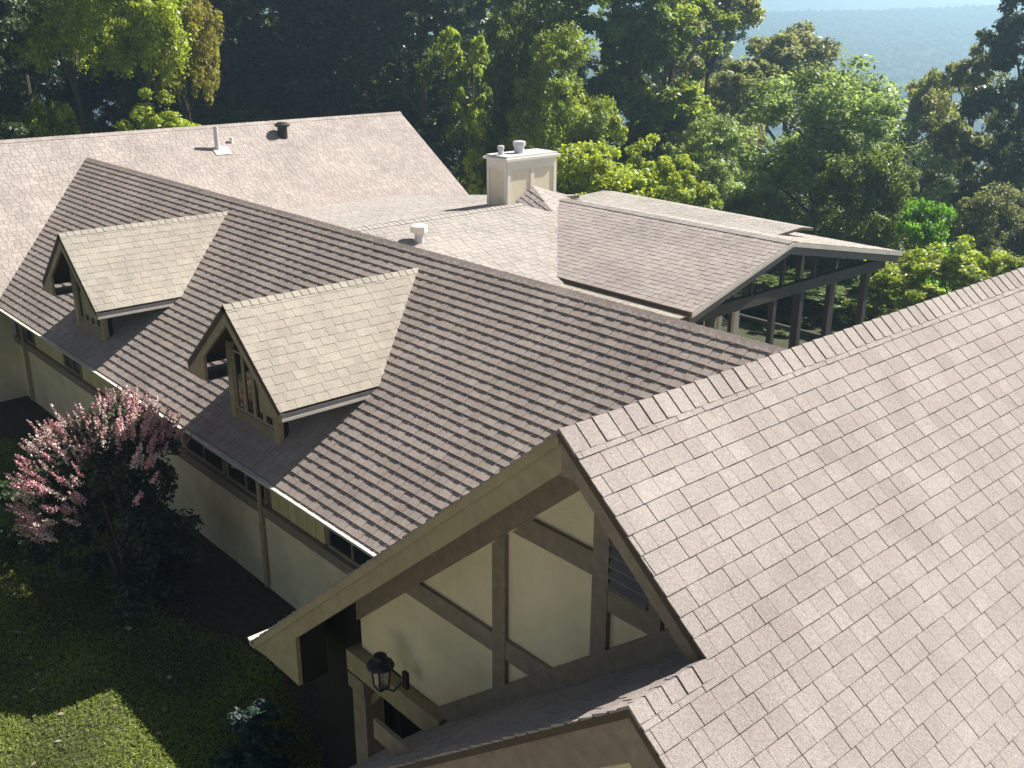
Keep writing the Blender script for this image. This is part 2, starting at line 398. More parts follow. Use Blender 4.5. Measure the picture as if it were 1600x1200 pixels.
# --- far wing walls
w = MB()
w.box((-20.45, -9.2, -.6), (-20.25, WY, 2.66), 'stucco'); w.box((-29.5, -9.2, -.6), (-29.3, 11.1, 2.7), 'stucco')
w.prism([(-29.5, 11.0, -.6), (-20.3, 11.0, -.6), (-20.3, 11.0, 2.62), (FX, 11.0, 5.55), (-29.5, 11.0, 2.62)], (0, .2, 0), 'stucco')
w.prism([(-29.5, -9.2, -.6), (-20.3, -9.2, -.6), (-20.3, -9.2, 2.62), (FX, -9.2, 5.55), (-29.5, -9.2, 2.62)], (0, .2, 0), 'stucco')
w.box((-20.45, 2.8, -.6), (-20.25, 11.0, 2.6), 'stucco'); w.build('wall', house)
w = MB()
for s in (1, -1):
    x1 = FX+s*4.93
    w.prism([(FX, 11.3, FZ-.03), (x1, 11.3, fz(x1)-.03), (x1, 11.3, fz(x1)-.22), (FX, 11.3, FZ-.22)], (0, .12, 0), 'fascia')
w.build('fascia', house)
w = MB(); w.box((-20.0, -9.5, 2.38), (-19.96, -4.1, 2.56), 'fascia'); w.box((-20.25, -9.2, 2.36), (-20.0, -4.0, 2.38), 'soffit'); w.build('fascia', house)

# --- near gable wall (half-timbered)
GY = -5.5
w = MB()
w.prism([(-2.22, GY, 2.70), (-.70, GY, 2.70), (2.6, GY, 5.31), (AX, GY, AZ-.12), (-2.22, GY, lz(-2.22)-.12)], (0, .18, 0), 'stucco')
w.box((-2.22, GY+.3, -.6), (-2.0, -3.4, 2.4), 'recess_shade'); w.prism([(-3.6, -5.3, -.6), (-2.24, -5.3, -.6), (-2.24, -5.3, 3.35), (-3.05, -5.3, 2.68), (-3.6, -5.3, 2.25)], (0, .1, 0), 'recess_shade')  # near-black infill sheet stands in for shade in the open porch
w.prism([(2.2, -5.4, -.6), (6.0, -5.4, -.6), (6.0, -5.4, 2.35), (2.2, -5.4, 5.4)], (0, .2, 0), 'stucco')
w.box((5.8, -5.4, -.6), (6.0, 8.8, 2.5), 'stucco')
w.box((-2.2, 8.6, -.6), (6.0, 8.8, 2.5), 'stucco')
w.prism([(-2.0, -3.5, -.6), (5.7, -3.5, -.6), (5.7, -3.5, 2.4), (3.2, -3.5, 4.2), (-1.2, -3.5, 4.0), (-2.0, -3.5, 3.3)], (0, .2, 0), 'recess_shade')
w.box((-3.3, -3.55, 1.9), (-2.02, -3.35, 2.35), 'recess_shade')
w.build('wall', house)
t = MB(); yt = GY-.045
def timb(poly, dep=.045, m='timber'): t.prism([(x, GY, z) for x, z in poly], (0, -dep, 0), m)
timb([(-2.22, lz(-2.22)-.13), (-2.22, lz(-2.22)-.46), (AX, AZ-.46), (AX, AZ-.13)], .05)          # rake boards
timb([(AX, AZ-.13), (AX, AZ-.50), (1.33, rz(1.33)-.50), (2.45, rz(2.45)-.34), (2.45, rz(2.45)-.13)], .05)
timb([(-.012, 3.12), (.152, 3.25), (.152, 5.02), (-.012, 4.88)])                                  # posts
timb([(1.162, 4.2), (1.325, 4.34), (1.325, 5.88), (1.162, 5.84)])
timb([(-1.34, 3.80), (-.012, 3.80), (-.012, 4.0), (-1.1, 4.0)], .04)                              # rails
timb([(.152, 3.80), (.62, 3.80), (.86, 4.0), (.152, 4.0)], .04)
timb([(.24, 5.09), (1.162, 5.09), (1.162, 5.29), (.48, 5.29)], .04)
timb([(1.325, 4.85), (1.73, 4.85), (1.73, 5.04), (1.325, 5.04)], .04)
timb([(1.73, 4.70), (1.85, 4.80), (1.85, 5.40), (1.73, 5.50)])
timb([(-.86, 2.45), (2.3, pz(2.3)-.05), (2.3, pz(2.3)+.24), (-.86, 2.72)], .06)                    # beam over the entry roof
t.build('half_timbering', house)
b = MB(); b.box((-2.32, GY-.14, 2.44), (-.70, GY+.18, 2.69), 'fascia'); b.build('porch_beam', house)
b = MB(); b.box((-2.30, GY-.10, 2.39), (-2.06, GY+.14, -.3), 'timber'); b.box((-2.33, GY-.13, 2.22), (-2.03, GY+.17, 2.40), 'timber')
b.prism([(-2.06, GY-.02, 2.05), (-2.06, GY-.02, 2.17), (-1.84, GY-.02, 2.44), (-1.74, GY-.02, 2.44)], (0, .08, 0), 'timber'); b.build('porch_post', house)
# louvred vent
v = MB()
v.prism([(1.33, GY-.01, 5.06), (1.72, GY-.01, 5.06), (1.72, GY-.01, 5.42), (1.33, GY-.01, 5.80)], (0, .02, 0), 'vent_black')
for i in range(7):
    zz = 5.075+i*.092; xr = min(1.72, 1.72-(max(0, zz-5.34))*.98)
    if xr > 1.36: v.prism([(1.335, GY-.06, zz), (1.335, GY-.012, zz+.055), (1.335, GY-.012, zz+.040), (1.335, GY-.06, zz-.015)], (xr-1.335, 0, 0), 'louvre')
v.build('louvred_vent', house)
# rake fascias and boxed eave return
f = MB(); yf = AY; d = .05
f.prism([(AX, yf, AZ-.015), (-3.72, yf, lz(-3.72)-.015), (-3.72, yf, lz(-3.72)-.12), (-3.50, yf, 2.17), (-2.73, yf, 2.17), (-2.73, yf, lz(-2.73)-.31), (AX, yf, AZ-.31)], (0, d, 0), 'fascia')
f.prism([(AX+.001, yf, AZ-.015), (AX+.001, yf, AZ-.34), (AX+.12, yf, AZ-.33), (2.63, yf, rz(2.63)-.23), (2.63, yf, rz(2.63)-.015)], (0, d, 0), 'timber')
f.prism([(AX-.02, yf-.016, AZ-.012), (-3.73, yf-.016, lz(-3.73)-.012), (-3.73, yf-.016, lz(-3.73)-.11), (AX-.02, yf-.016, AZ-.11)], (0, .015, 0), 'fascia')
f.build('rake_fascia', house)
f = MB(); f.prism([(-3.7, AY+.07, 2.16), (-2.74, AY+.07, 2.16), (-2.74, AY+.07, 3.0)], (0, .3, 0), 'recess_shade'); f.build('eave_box', house)  # coloured near black for the shade under the eave
# entry gable front
f = MB(); yf = PY
f.prism([(PX, yf, PZ-.015), (-1.08, yf, pz(-1.08)-.015), (-1.08, yf, pz(-1.08)-.34), (PX, yf, PZ-.40)], (0, .05, 0), 'timber')
f.prism([(PX+.001, yf, PZ-.015), (PX+.001, yf, PZ-.40), (6.3, yf, rz(6.3)-.40), (6.3, yf, rz(6.3)-.015)], (0, .05, 0), 'timber')
f.build('rake_fascia', house)
w = MB(); yw = PY+.32
w.prism([(-.6, yw, 1.8), (5.6, yw, 1.8), (5.6, yw, rz(5.6)-.15), (PX, yw, PZ-.15), (-.6, yw, pz(-.6)-.15)], (0, .15, 0), 'stucco')
w.box((-1.0, yw, -.4), (-.8, yw+.2, 2.2), 'timber')
w.build('wall', house)
w = MB()
w.box((1.80, yw-.045, 1.8), (1.97, yw, 4.42), 'timber'); w.box((2.70, yw-.045, 1.8), (2.88, yw, 5.0), 'timber')
w.box((-.6, yw-.04, 3.0), (1.80, yw, 3.2), 'timber'); w.box((1.97, yw-.04, 3.0), (2.70, yw, 3.2), 'timber')
w.build('half_timbering', house)

# --- dormers
def dormer(cx, label):
    hw, DZ, DF, DB, EZ = 1.5, 4.985, -3.96, -.33, 3.72
    td = (DZ-EZ)/hw; yb = (EZ-ZR)/T1
    wl, wr, wy = cx-.85, cx+.66, -3.5
    wb = MB(); zb = mz(wy)-.25
    wb.prism([(wl, wy, zb), (wr, wy, zb), (wr, wy, DZ-td*(wr-cx)-.1), (cx, wy, DZ-.1), (wl, wy, DZ-td*(cx-wl)-.1)], (0, .12, 0), 'recess_shade')
    wb.prism([(wr-.06, wy+.12, zb), (wr-.06, wy+.12, DZ-td*(wr-cx)-.1), (wr-.06, -1.4, DZ-td*(wr-cx)-.1), (wr-.06, -1.4, zb+.9)], (.06, 0, 0), 'grey_trim')
    wb.prism([(wl, wy+.12, zb), (wl, wy+.12, DZ-td*(cx-wl)-.1), (wl, -1.4, DZ-td*(cx-wl)-.1), (wl, -1.4, zb+.9)], (.06, 0, 0), 'grey_trim')
    d = wb.build('dormer', house); tag(d, label)
    q = MB()
    roof(q, [(cx, DF, DZ), (cx+hw, DF, EZ), (cx+hw, yb, EZ), (cx, DB, DZ)], (-1, 0), int(cx*7), m='dormer_shingle', tabs=(.12, .22), hb=(.006, .009), gap=.003)
    roof(q, [(cx, DF, DZ), (cx, DB, DZ), (cx-hw, yb, EZ), (cx-hw, DF, EZ)], (1, 0), int(cx*9), m='dormer_shingle')
    caps(q, (cx, DF, DZ), (cx, DB, DZ), td, td, (1, 0), 3, m='dormer_shingle', w=.11)
    q.build('dormer_roof', d)
    q = MB(); yf = DF+.01
    for s in (1, -1):
        q.prism([(cx, yf, DZ-.02), (cx+s*hw, yf, EZ-.02), (cx+s*hw, yf, EZ-.12), (cx+s*(hw-.05), yf, EZ-.17), (cx+s*(hw-.62), yf, EZ-.17), (cx+s*(hw-.62), yf, EZ+.62*td-.27), (cx, yf, DZ-.30)], (0, .05, 0), 'fascia')
    q.build('rake_fascia', d)
    for xa, xb in ((cx+hw-.62, cx+hw-.02), (cx-hw+.02, cx-hw+.62)):
        q = MB(); q.box((xa, DF+.08, EZ-.172), (xb, yb+.3, EZ-.152), 'grey_trim'); q.build('soffit', d)
    q = MB(); q.box((cx+hw-.02, DF+.02, EZ-.15), (cx+hw+.012, yb-.02, EZ-.105), 'gutter'); q.box((cx+hw-.02, DF+.02, EZ-.105), (cx+hw+.006, yb-.02, EZ-.035), 'grey_trim')
    q.build('eave_trim', d)
    # face: corner posts, sill, mullions
    q = MB()
    q.box((wl-.02, wy-.07, zb), (wl+.15, wy, DZ-td*(cx-wl-.06)-.14), 'fascia'); q.box((wr-.13, wy-.07, zb), (wr+.02, wy+.02, DZ-td*(wr-cx)-.14), 'fascia')
    q.box((wl+.151, wy-.06, mz(wy-.1)-.08), (wr-.131, wy, mz(wy)+.16), 'timber')
    q.build('frame', d)
    za = mz(wy)+.17
    n = 4; x0, x1 = wl+.16, wr-.14; sw = (x1-x0)/n
    for i in range(n):
        a, b_ = x0+i*sw, x0+(i+1)*sw; zt = DZ-td*max(abs(a-cx), abs(b_-cx))-.34
        p = MB(); tt = .04
        p.box((a, wy-.05, za), (a+tt, wy-.005, zt), 'fascia'); p.box((b_-tt, wy-.05, za), (b_, wy-.005, zt), 'fascia')
        p.box((a+tt, wy-.05, za), (b_-tt, wy-.005, za+tt), 'fascia'); p.box((a+tt, wy-.05, zt-tt), (b_-tt, wy-.005, zt), 'fascia')
        p.box((a+tt, wy-.03, za+tt), (b_-tt, wy-.022, zt-tt), 'glass'); p.build('window', d)
dormer(-8.03, 'nearer dormer')
dormer(-14.95, 'farther dormer')

# --- chimney on the low roof
cx0, cx1, cy0, cy1, ct = -14.05, -13.30, 6.31, 7.98, 5.66
c = MB(); c.box((cx0, cy0, 3.9), (cx1, cy1, ct), 'cream_siding'); ch = tag(c.build('chimney', house), 'cream boarded chimney')
c = MB(); tk = .022
def brd(y0, y1, z0, z1): c.box((cx1+.001, y0, z0), (cx1+tk, y1, z1), 'white_paint')
brd(cy0, cy0+.10, 4.4, ct); brd(cy1-.10, cy1, 4.4, ct); brd((cy0+cy1)/2-.06, (cy0+cy1)/2+.06, 4.4, ct-.22); brd(cy0+.10, cy1-.10, ct-.22, ct)
c.box((cx0, cy0-tk, 4.2), (cx0+.10, cy0-.001, ct), 'white_paint'); c.box((cx1-.10, cy0-tk, 4.2), (cx1, cy0-.001, ct), 'white_paint'); c.box((cx0+.10, cy0-tk, ct-.2), (cx1-.10, cy0-.001, ct), 'white_paint')
c.build('trim', ch)
c = MB(); c.box((cx0-.08, cy0-.08, ct+.001), (cx1+.08, cy1+.08, ct+.06), 'white_paint'); c.prism([(cx0-.02, cy0-.02, ct+.061), (cx1+.02, cy0-.02, ct+.061), (cx1+.02, cy1+.02, ct+.061), (cx0-.02, cy1+.02, ct+.061)], (0, 0, .05), 'flashing'); c.build('cap', ch)
for (px, py, rr, hh) in ((-13.68, 7.05, .16, .30), (-13.75, 6.50, .085, .22)):
    c = MB(); zt = ct+.11
    c.tube([(px, py, zt), (px, py, zt+hh*.55)], [rr*.8, rr*.8], 'vent_metal', 14); c.tube([(px, py, zt+hh*.55), (px, py, zt+hh*.62), (px, py, zt+hh*.95), (px, py, zt+hh)], [rr*.8, rr, rr, rr*.7], 'vent_metal', 14)
    c.build('flue', ch, smooth=False)
c = MB()
A = Vector((cx1+.001, 7.15, 4.98)); L = Vector((cx1+.001, 6.5, 4.58)); Rr = Vector((cx1+.001, 8.6, 4.55)); F = Vector((-12.5, 7.15, 4.38))
roof(c, [A, L, F], (-.3, 1), 31, m='pink_shingle', thick=0); roof(c, [A, F, Rr], (-.3, -1), 32, m='pink_shingle', thick=0)
tag(c.build('roof', house), 'little saddle roof against the chimney')

# --- vents on the roofs
def pipe(px, py, z, hgt, rr, m, name, cap=False, fl='flashing'):
    q = MB(); q.tube([(px, py, z-.25), (px, py, z+hgt)], [rr, rr], m, 12)
    if cap: q.tube([(px, py, z+hgt-.08), (px, py, z+hgt-.02), (px, py, z+hgt+.05)], [rr*1.5, rr*1.6, rr*.9], m, 12)
    o = q.build(name, house)
    return o
vx = -23.92; p = pipe(vx, 3.9, fz(vx), .70, .07, 'vent_metal', 'vent_pipe')
q = MB(); nF = Vector((TF, 0, 1)).normalized()
c0 = Vector((vx+.05, 3.95, fz(vx+.05)))+nF*.02; uF = Vector((1, 0, -TF)).normalized()
q.prism([c0-uF*.16+Vector((0, -.2, 0)), c0+uF*.2+Vector((0, -.2, 0)), c0+uF*.2+Vector((0, .3, 0)), c0-uF*.16+Vector((0, .3, 0))], nF*.012, 'white_paint'); q.build('flashing', p)
vx = -24.15; pipe(vx, 4.5, fz(vx), .17, .055, 'white_paint', 'vent_pipe')
vx = -24.25; pipe(vx, 6.35, fz(vx), .38, .155, 'vent_black', 'roof_ventilator', cap=True)
q = MB(); zc = ggz(-12.23)
q.tube([(-12.23, 2.79, zc-.3), (-12.23, 2.79, zc+.22)], [.10, .10], 'vent_metal', 12); q.tube([(-12.23, 2.79, zc+.2), (-12.23, 2.79, zc+.23), (-12.23, 2.79, zc+.36), (-12.23, 2.79, zc+.40)], [.11, .19, .19, .1], 'white_paint', 14); q.build('roof_ventilator', house)

# --- screened porch in the back wing
w = MB()
w.box((-13.0, 5.2, -2.0), (-9.4, 5.4, 3.6), 'stucco'); w.box((-13.2, 5.4, -2.0), (-13.0, 12.2, 3.8), 'recess_shade'); w.box((-8.2, 5.4, .42), (-8.0, 7.6, 3.5), 'recess_shade'); w.build('wall', house)
w = MB(); w.box((-13.1, 5.2, .30), (BX-.1, 12.5, .42), 'timber'); w.build('porch_floor', house)
w = MB()
for xx in (BX-.10,):
    for s0, s1 in ((4.78, BY), (BY, 12.63)):
        w.prism([(xx, s0, bz(s0)-.10), (xx, s1, bz(s1)-.10), (xx, s1, bz(s1)-.27), (xx, s0, bz(s0)-.27)], (.06, 0, 0), 'grey_trim')
w.build('rake_fascia', house)
w = MB()
for s0, s1 in ((4.75, BY), (BY, 12.66)):
    w.prism([(BX-.02, s0, bz(s0)-.012), (BX-.02, s1, bz(s1)-.012), (BX-.02, s1, bz(s1)-.10), (BX-.02, s0, bz(s0)-.10)], (.035, 0, 0), 'gutter')
w.build('rake_trim', house)
w = MB(); w.box((BX-.30, 4.95, 3.36), (BX-.14, 12.2, 3.60), 'porch_trim'); w.build('tie_beam', house)
for (px, py, sz_) in [(-6.32, 11.45, .16), (-6.32, 9.95, .12), (-6.32, 8.75, .14), (-6.32, 7.75, .12), (-6.32, 5.6, .14), (-8.6, 12.25, .14), (-10.6, 12.25, .14), (-7.6, 12.25, .10)]:
    q = MB(); q.box((px-sz_/2, py-sz_/2, -3), (px+sz_/2, py+sz_/2, 3.36 if py < 12 else 3.6), 'porch_trim'); q.build('porch_post', house)
for py, ww in ((8.0, .06), (6.9, .05), (9.2, .05)):
    q = MB(); q.box((BX-.26, py-ww/2, 3.602), (BX-.18, py+ww/2, bz(py)-.2), 'porch_trim'); q.build('gable_strut', house)
for py, ww in ((6.30, .10), (6.86, .16)):
    q = MB(); q.box((BX-.55, py-ww/2, .45), (BX-.47, py+ww/2, 3.34), 'white_paint'); q.build('window_frame', house)
q = MB(); q.box((-13.1, 12.3, .42), (BX-.1, 12.38, .5), 'porch_trim'); q.box((-13.1, 12.3, 1.2), (BX-.1, 12.38, 1.28), 'porch_trim'); q.build('railing', house)

# ------------------------------------------------------------------ lantern on the porch beam
def lantern(x, y, z):
    o = empty('wall_lantern', (x, y, z)); o.location = (x, y, z); o.scale = (.86, .86, .86)
    tag(o, 'black metal wall lantern with pale panes on the porch beam', 'lantern')
    b = MB(); rr = .115
    for i in range(4):
        a = math.pi/4+i*math.pi/2; a2 = a+math.pi/2
        p0 = Vector((rr*math.cos(a), rr*math.sin(a), .13)); p1 = Vector((rr*.72*math.cos(a), rr*.72*math.sin(a), -.17))
        b.bar(p0, p1, .016, .016, 'black_metal', (0, 1, 0))
        q0 = Vector((rr*math.cos(a2), rr*math.sin(a2), .13)); q1 = Vector((rr*.72*math.cos(a2), rr*.72*math.sin(a2), -.17))
        b.bar(p0, q0, .018, .02, 'black_metal'); b.bar(p1, q1, .016, .018, 'black_metal')
    b.tube([(0, 0, -.17), (0, 0, -.2), (0, 0, -.23)], [.06, .035, .012], 'black_metal', 8)
    b.build('frame', o)
    b = MB(); b.tube([(0, 0, .13), (0, 0, .16), (0, 0, .22), (0, 0, .225), (0, 0, .27), (0, 0, .30)], [.165, .15, .07, .085, .075, .02], 'black_metal', 12); b.build('cap', o)
    for i in range(4):
        a = math.pi/4+i*math.pi/2; a2 = a+math.pi/2; s = .97
        P = [Vector((s*rr*math.cos(a), s*rr*math.sin(a), .125)), Vector((s*rr*math.cos(a2), s*rr*math.sin(a2), .125)), Vector((s*rr*.72*math.cos(a2), s*rr*.72*math.sin(a2), -.165)), Vector((s*rr*.72*math.cos(a), s*rr*.72*math.sin(a), -.165))]
        n_ = (P[1]-P[0]).cross(P[2]-P[0]).normalized()*.003
        b = MB(); b.prism(P, n_, 'lamp_glass'); b.build('pane', o)
    b = MB(); b.box((.22, .14, -.12), (.30, .185, .10), 'black_metal'); b.tube([(.26, .10, -.02), (.22, .02, -.11), (.10, 0, -.13), (0, 0, -.19)], [.014]*4, 'black_metal', 6); b.tube([(.26, .10, .06), (.18, .03, .16), (.08, 0, .2)], [.012]*3, 'black_metal', 6)
    b.build('bracket', o)
lantern(-1.42, GY-.30, 2.92)

# ------------------------------------------------------------------ vegetation
def leaf_mesh(name, pos, nrm, size, tints, mats, midx=None, aspect=0.55, drng=None):
    """one pointed leaf-clump quad per position"""
    n = len(pos); rg = drng
    nrm = nrm/np.linalg.norm(nrm, axis=1)[:, None]
    ref = rg.normal(size=(n, 3)); a = np.cross(nrm, ref); a /= np.linalg.norm(a, axis=1)[:, None]
    b = np.cross(nrm, a)
    sz = size[:, None]
    v = np.empty((n, 4, 3)); fold = nrm*sz*.18
    v[:, 0] = pos-a*sz; v[:, 1] = pos-b*sz*aspect+fold; v[:, 2] = pos+a*sz; v[:, 3] = pos+b*sz*aspect+fold
    me = bpy.data.meshes.new(name)
    me.vertices.add(n*4); me.vertices.foreach_set('co', v.reshape(-1).astype(np.float32))
    me.loops.add(n*4); me.loops.foreach_set('vertex_index', np.arange(n*4, dtype=np.int32))
    me.polygons.add(n); me.polygons.foreach_set('loop_start', np.arange(0, n*4, 4, dtype=np.int32))
    if hasattr(me.polygons[0], 'loop_total'):
        try: me.polygons.foreach_set('loop_total', np.full(n, 4, dtype=np.int32))
        except Exception: pass
    for k in mats: me.materials.append(MAT[k])
    if midx is not None: me.polygons.foreach_set('material_index', midx.astype(np.int32))
    at = me.attributes.new('tint', 'FLOAT', 'FACE'); at.data.foreach_set('value', tints.astype(np.float32))
    me.update(calc_edges=True); return me

def crown_points(seed, rad, z0, z1, lobes, clumps, leaves, droop=.0, shape='round', lsize=.2):
    rg = np.random.default_rng(seed)
    L = []
    for i in range(lobes):
        t = (i+.5)/lobes+rg.uniform(-.07, .07); t = min(.97, max(.03, t))
        if shape == 'round': prof = math.sin(math.pi*min(1, .18+.80*t))**.6
        elif shape == 'cone': prof = (1-t)**.8+.1
        elif shape == 'column': prof = .75+.25*math.sin(math.pi*t)
        else: prof = math.sin(math.pi*(.12+.7*t))**.5
        ang = rg.uniform(0, 2*math.pi); rr = rad*prof*rg.uniform(.35, .80)
        L.append((rr*math.cos(ang), rr*math.sin(ang), z0+(z1-z0)*t, rad*rg.uniform(.26, .46)))
    L = np.array(L)
    which = rg.integers(0, lobes, clumps)
    dirs = rg.normal(size=(clumps, 3)); dirs /= np.linalg.norm(dirs, axis=1)[:, None]
    dirs[:, 2] = np.abs(dirs[:, 2])*np.where(rg.random(clumps) < .78, 1, -1)
    cc = L[which, :3]+dirs*(L[which, 3]*rg.uniform(.55, 1.08, clumps))[:, None]*np.array([1, 1, .75])
    cr = L[which, 3]*rg.uniform(.22, .42, clumps)
    k = rg.integers(0, clumps, leaves)
    d = rg.normal(size=(leaves, 3)); d /= np.linalg.norm(d, axis=1)[:, None]
    rr = rg.random(leaves)**.45
    pos = cc[k]+d*(cr[k]*rr)[:, None]*np.array([1.15, 1.15, .62])
    pos[:, 2] -= droop*rg.random(leaves)**2*cr[k]*2
    nrm = d*.55+np.array([0, 0, .75])+rg.normal(size=(leaves, 3))*.55
    size = lsize*rg.uniform(.55, 1.25, leaves)
    tint = np.clip(.5+.16*rg.normal(size=leaves)+(rg.random(clumps)[k]-.5)*.5, 0, 1)
    return pos, nrm, size, tint, L, rg

def make_tree(name, seed, hgt, rad, base, leafmat, leaves=9000, lobes=16, clumps=150, droop=0, shape='round', lsize=.17, trunk=.16):
    o = empty(name)
    pos, nrm, size, tint, L, rg = crown_points(seed, rad, hgt*base, hgt*.95, lobes, clumps, leaves, droop, shape, lsize)
    me = leaf_mesh('crown', pos, nrm, size, tint, [leafmat], drng=rg)
    c = bpy.data.objects.new('crown', me); COL.objects.link(c); c.parent = o
    t = MB(); rnd = random.Random(seed)
    lean = (rnd.uniform(-.4, .4), rnd.uniform(-.4, .4))
    P = [(lean[0]*k*k*.12, lean[1]*k*k*.12, hgt*(-.02+.17*k)) for k in range(6)]
    t.tube(P, [trunk*f for f in (1.5, 1.0, .85, .68, .45, .2)], 'bark', 8)
    for i in range(0, len(L), 2):
        e = Vector(L[i, :3]); s = min(.75, max(.2, (e.z/hgt)-.16)); k = s/.17; j = int(k)
        a = Vector(P[j]).lerp(Vector(P[j+1]), k-j)
        m_ = a.lerp(e, .5)+Vector((0, 0, .25)); t.tube([a, m_, e], [trunk*.42, trunk*.28, trunk*.08], 'bark', 5, cap=False)
    t.build('trunk', o, smooth=True)
    return o
def copy_tree(src, loc, rot, sc, leafmat):
    r_ = src.copy(); COL.objects.link(r_); r_.location = loc; r_.rotation_euler = (0, 0, rot); r_.scale = (sc[0], sc[0], sc[1])
    for ch_ in src.children:
        c_ = ch_.copy(); COL.objects.link(c_); c_.parent = r_
        if c_.name.startswith('crown'):
            c_.material_slots[0].link = 'OBJECT'; c_.material_slots[0].material = MAT[leafmat]
    return r_
PROTO = {
 'tall': [make_tree('deciduous_tree', 11, 14, 3.2, .10, 'leaf_dark', 42000, 30, 330, .3, 'column', .115, .20), make_tree('deciduous_tree', 12, 14, 3.2, .12, 'leaf_dark', 42000, 28, 320, .2, 'round', .115, .20)],
 'high': [make_tree('deciduous_tree', 21, 13, 3.6, .60, 'leaf_dark', 30000, 19, 230, .9, 'round', .115, .17)],
 'round': [make_tree('deciduous_tree', 31, 9, 3.8, .12, 'leaf_dark', 42000, 28, 340, .2, 'round', .105, .17), make_tree('deciduous_tree', 32, 9, 3.8, .15, 'leaf_dark', 40000, 24, 320, .2, 'round', .105, .17)],
 'layer': [make_tree('deciduous_tree', 41, 9, 4.0, .15, 'leaf_dark', 46000, 36, 380, .5, 'round', .105, .16)],
 'col': [make_tree('deciduous_tree', 51, 8, 1.7, .06, 'leaf_dark', 16000, 18, 160, .5, 'column', .10, .10)],
 'shrub': [make_tree('shrub', 61, 5, 2.0, .04, 'leaf_dark', 17000, 18, 170, .3, 'round', .085, .06), make_tree('shrub', 62, 5, 2.0, .04, 'leaf_dark', 17000, 16, 160, .3, 'round', .085, .06)],
}
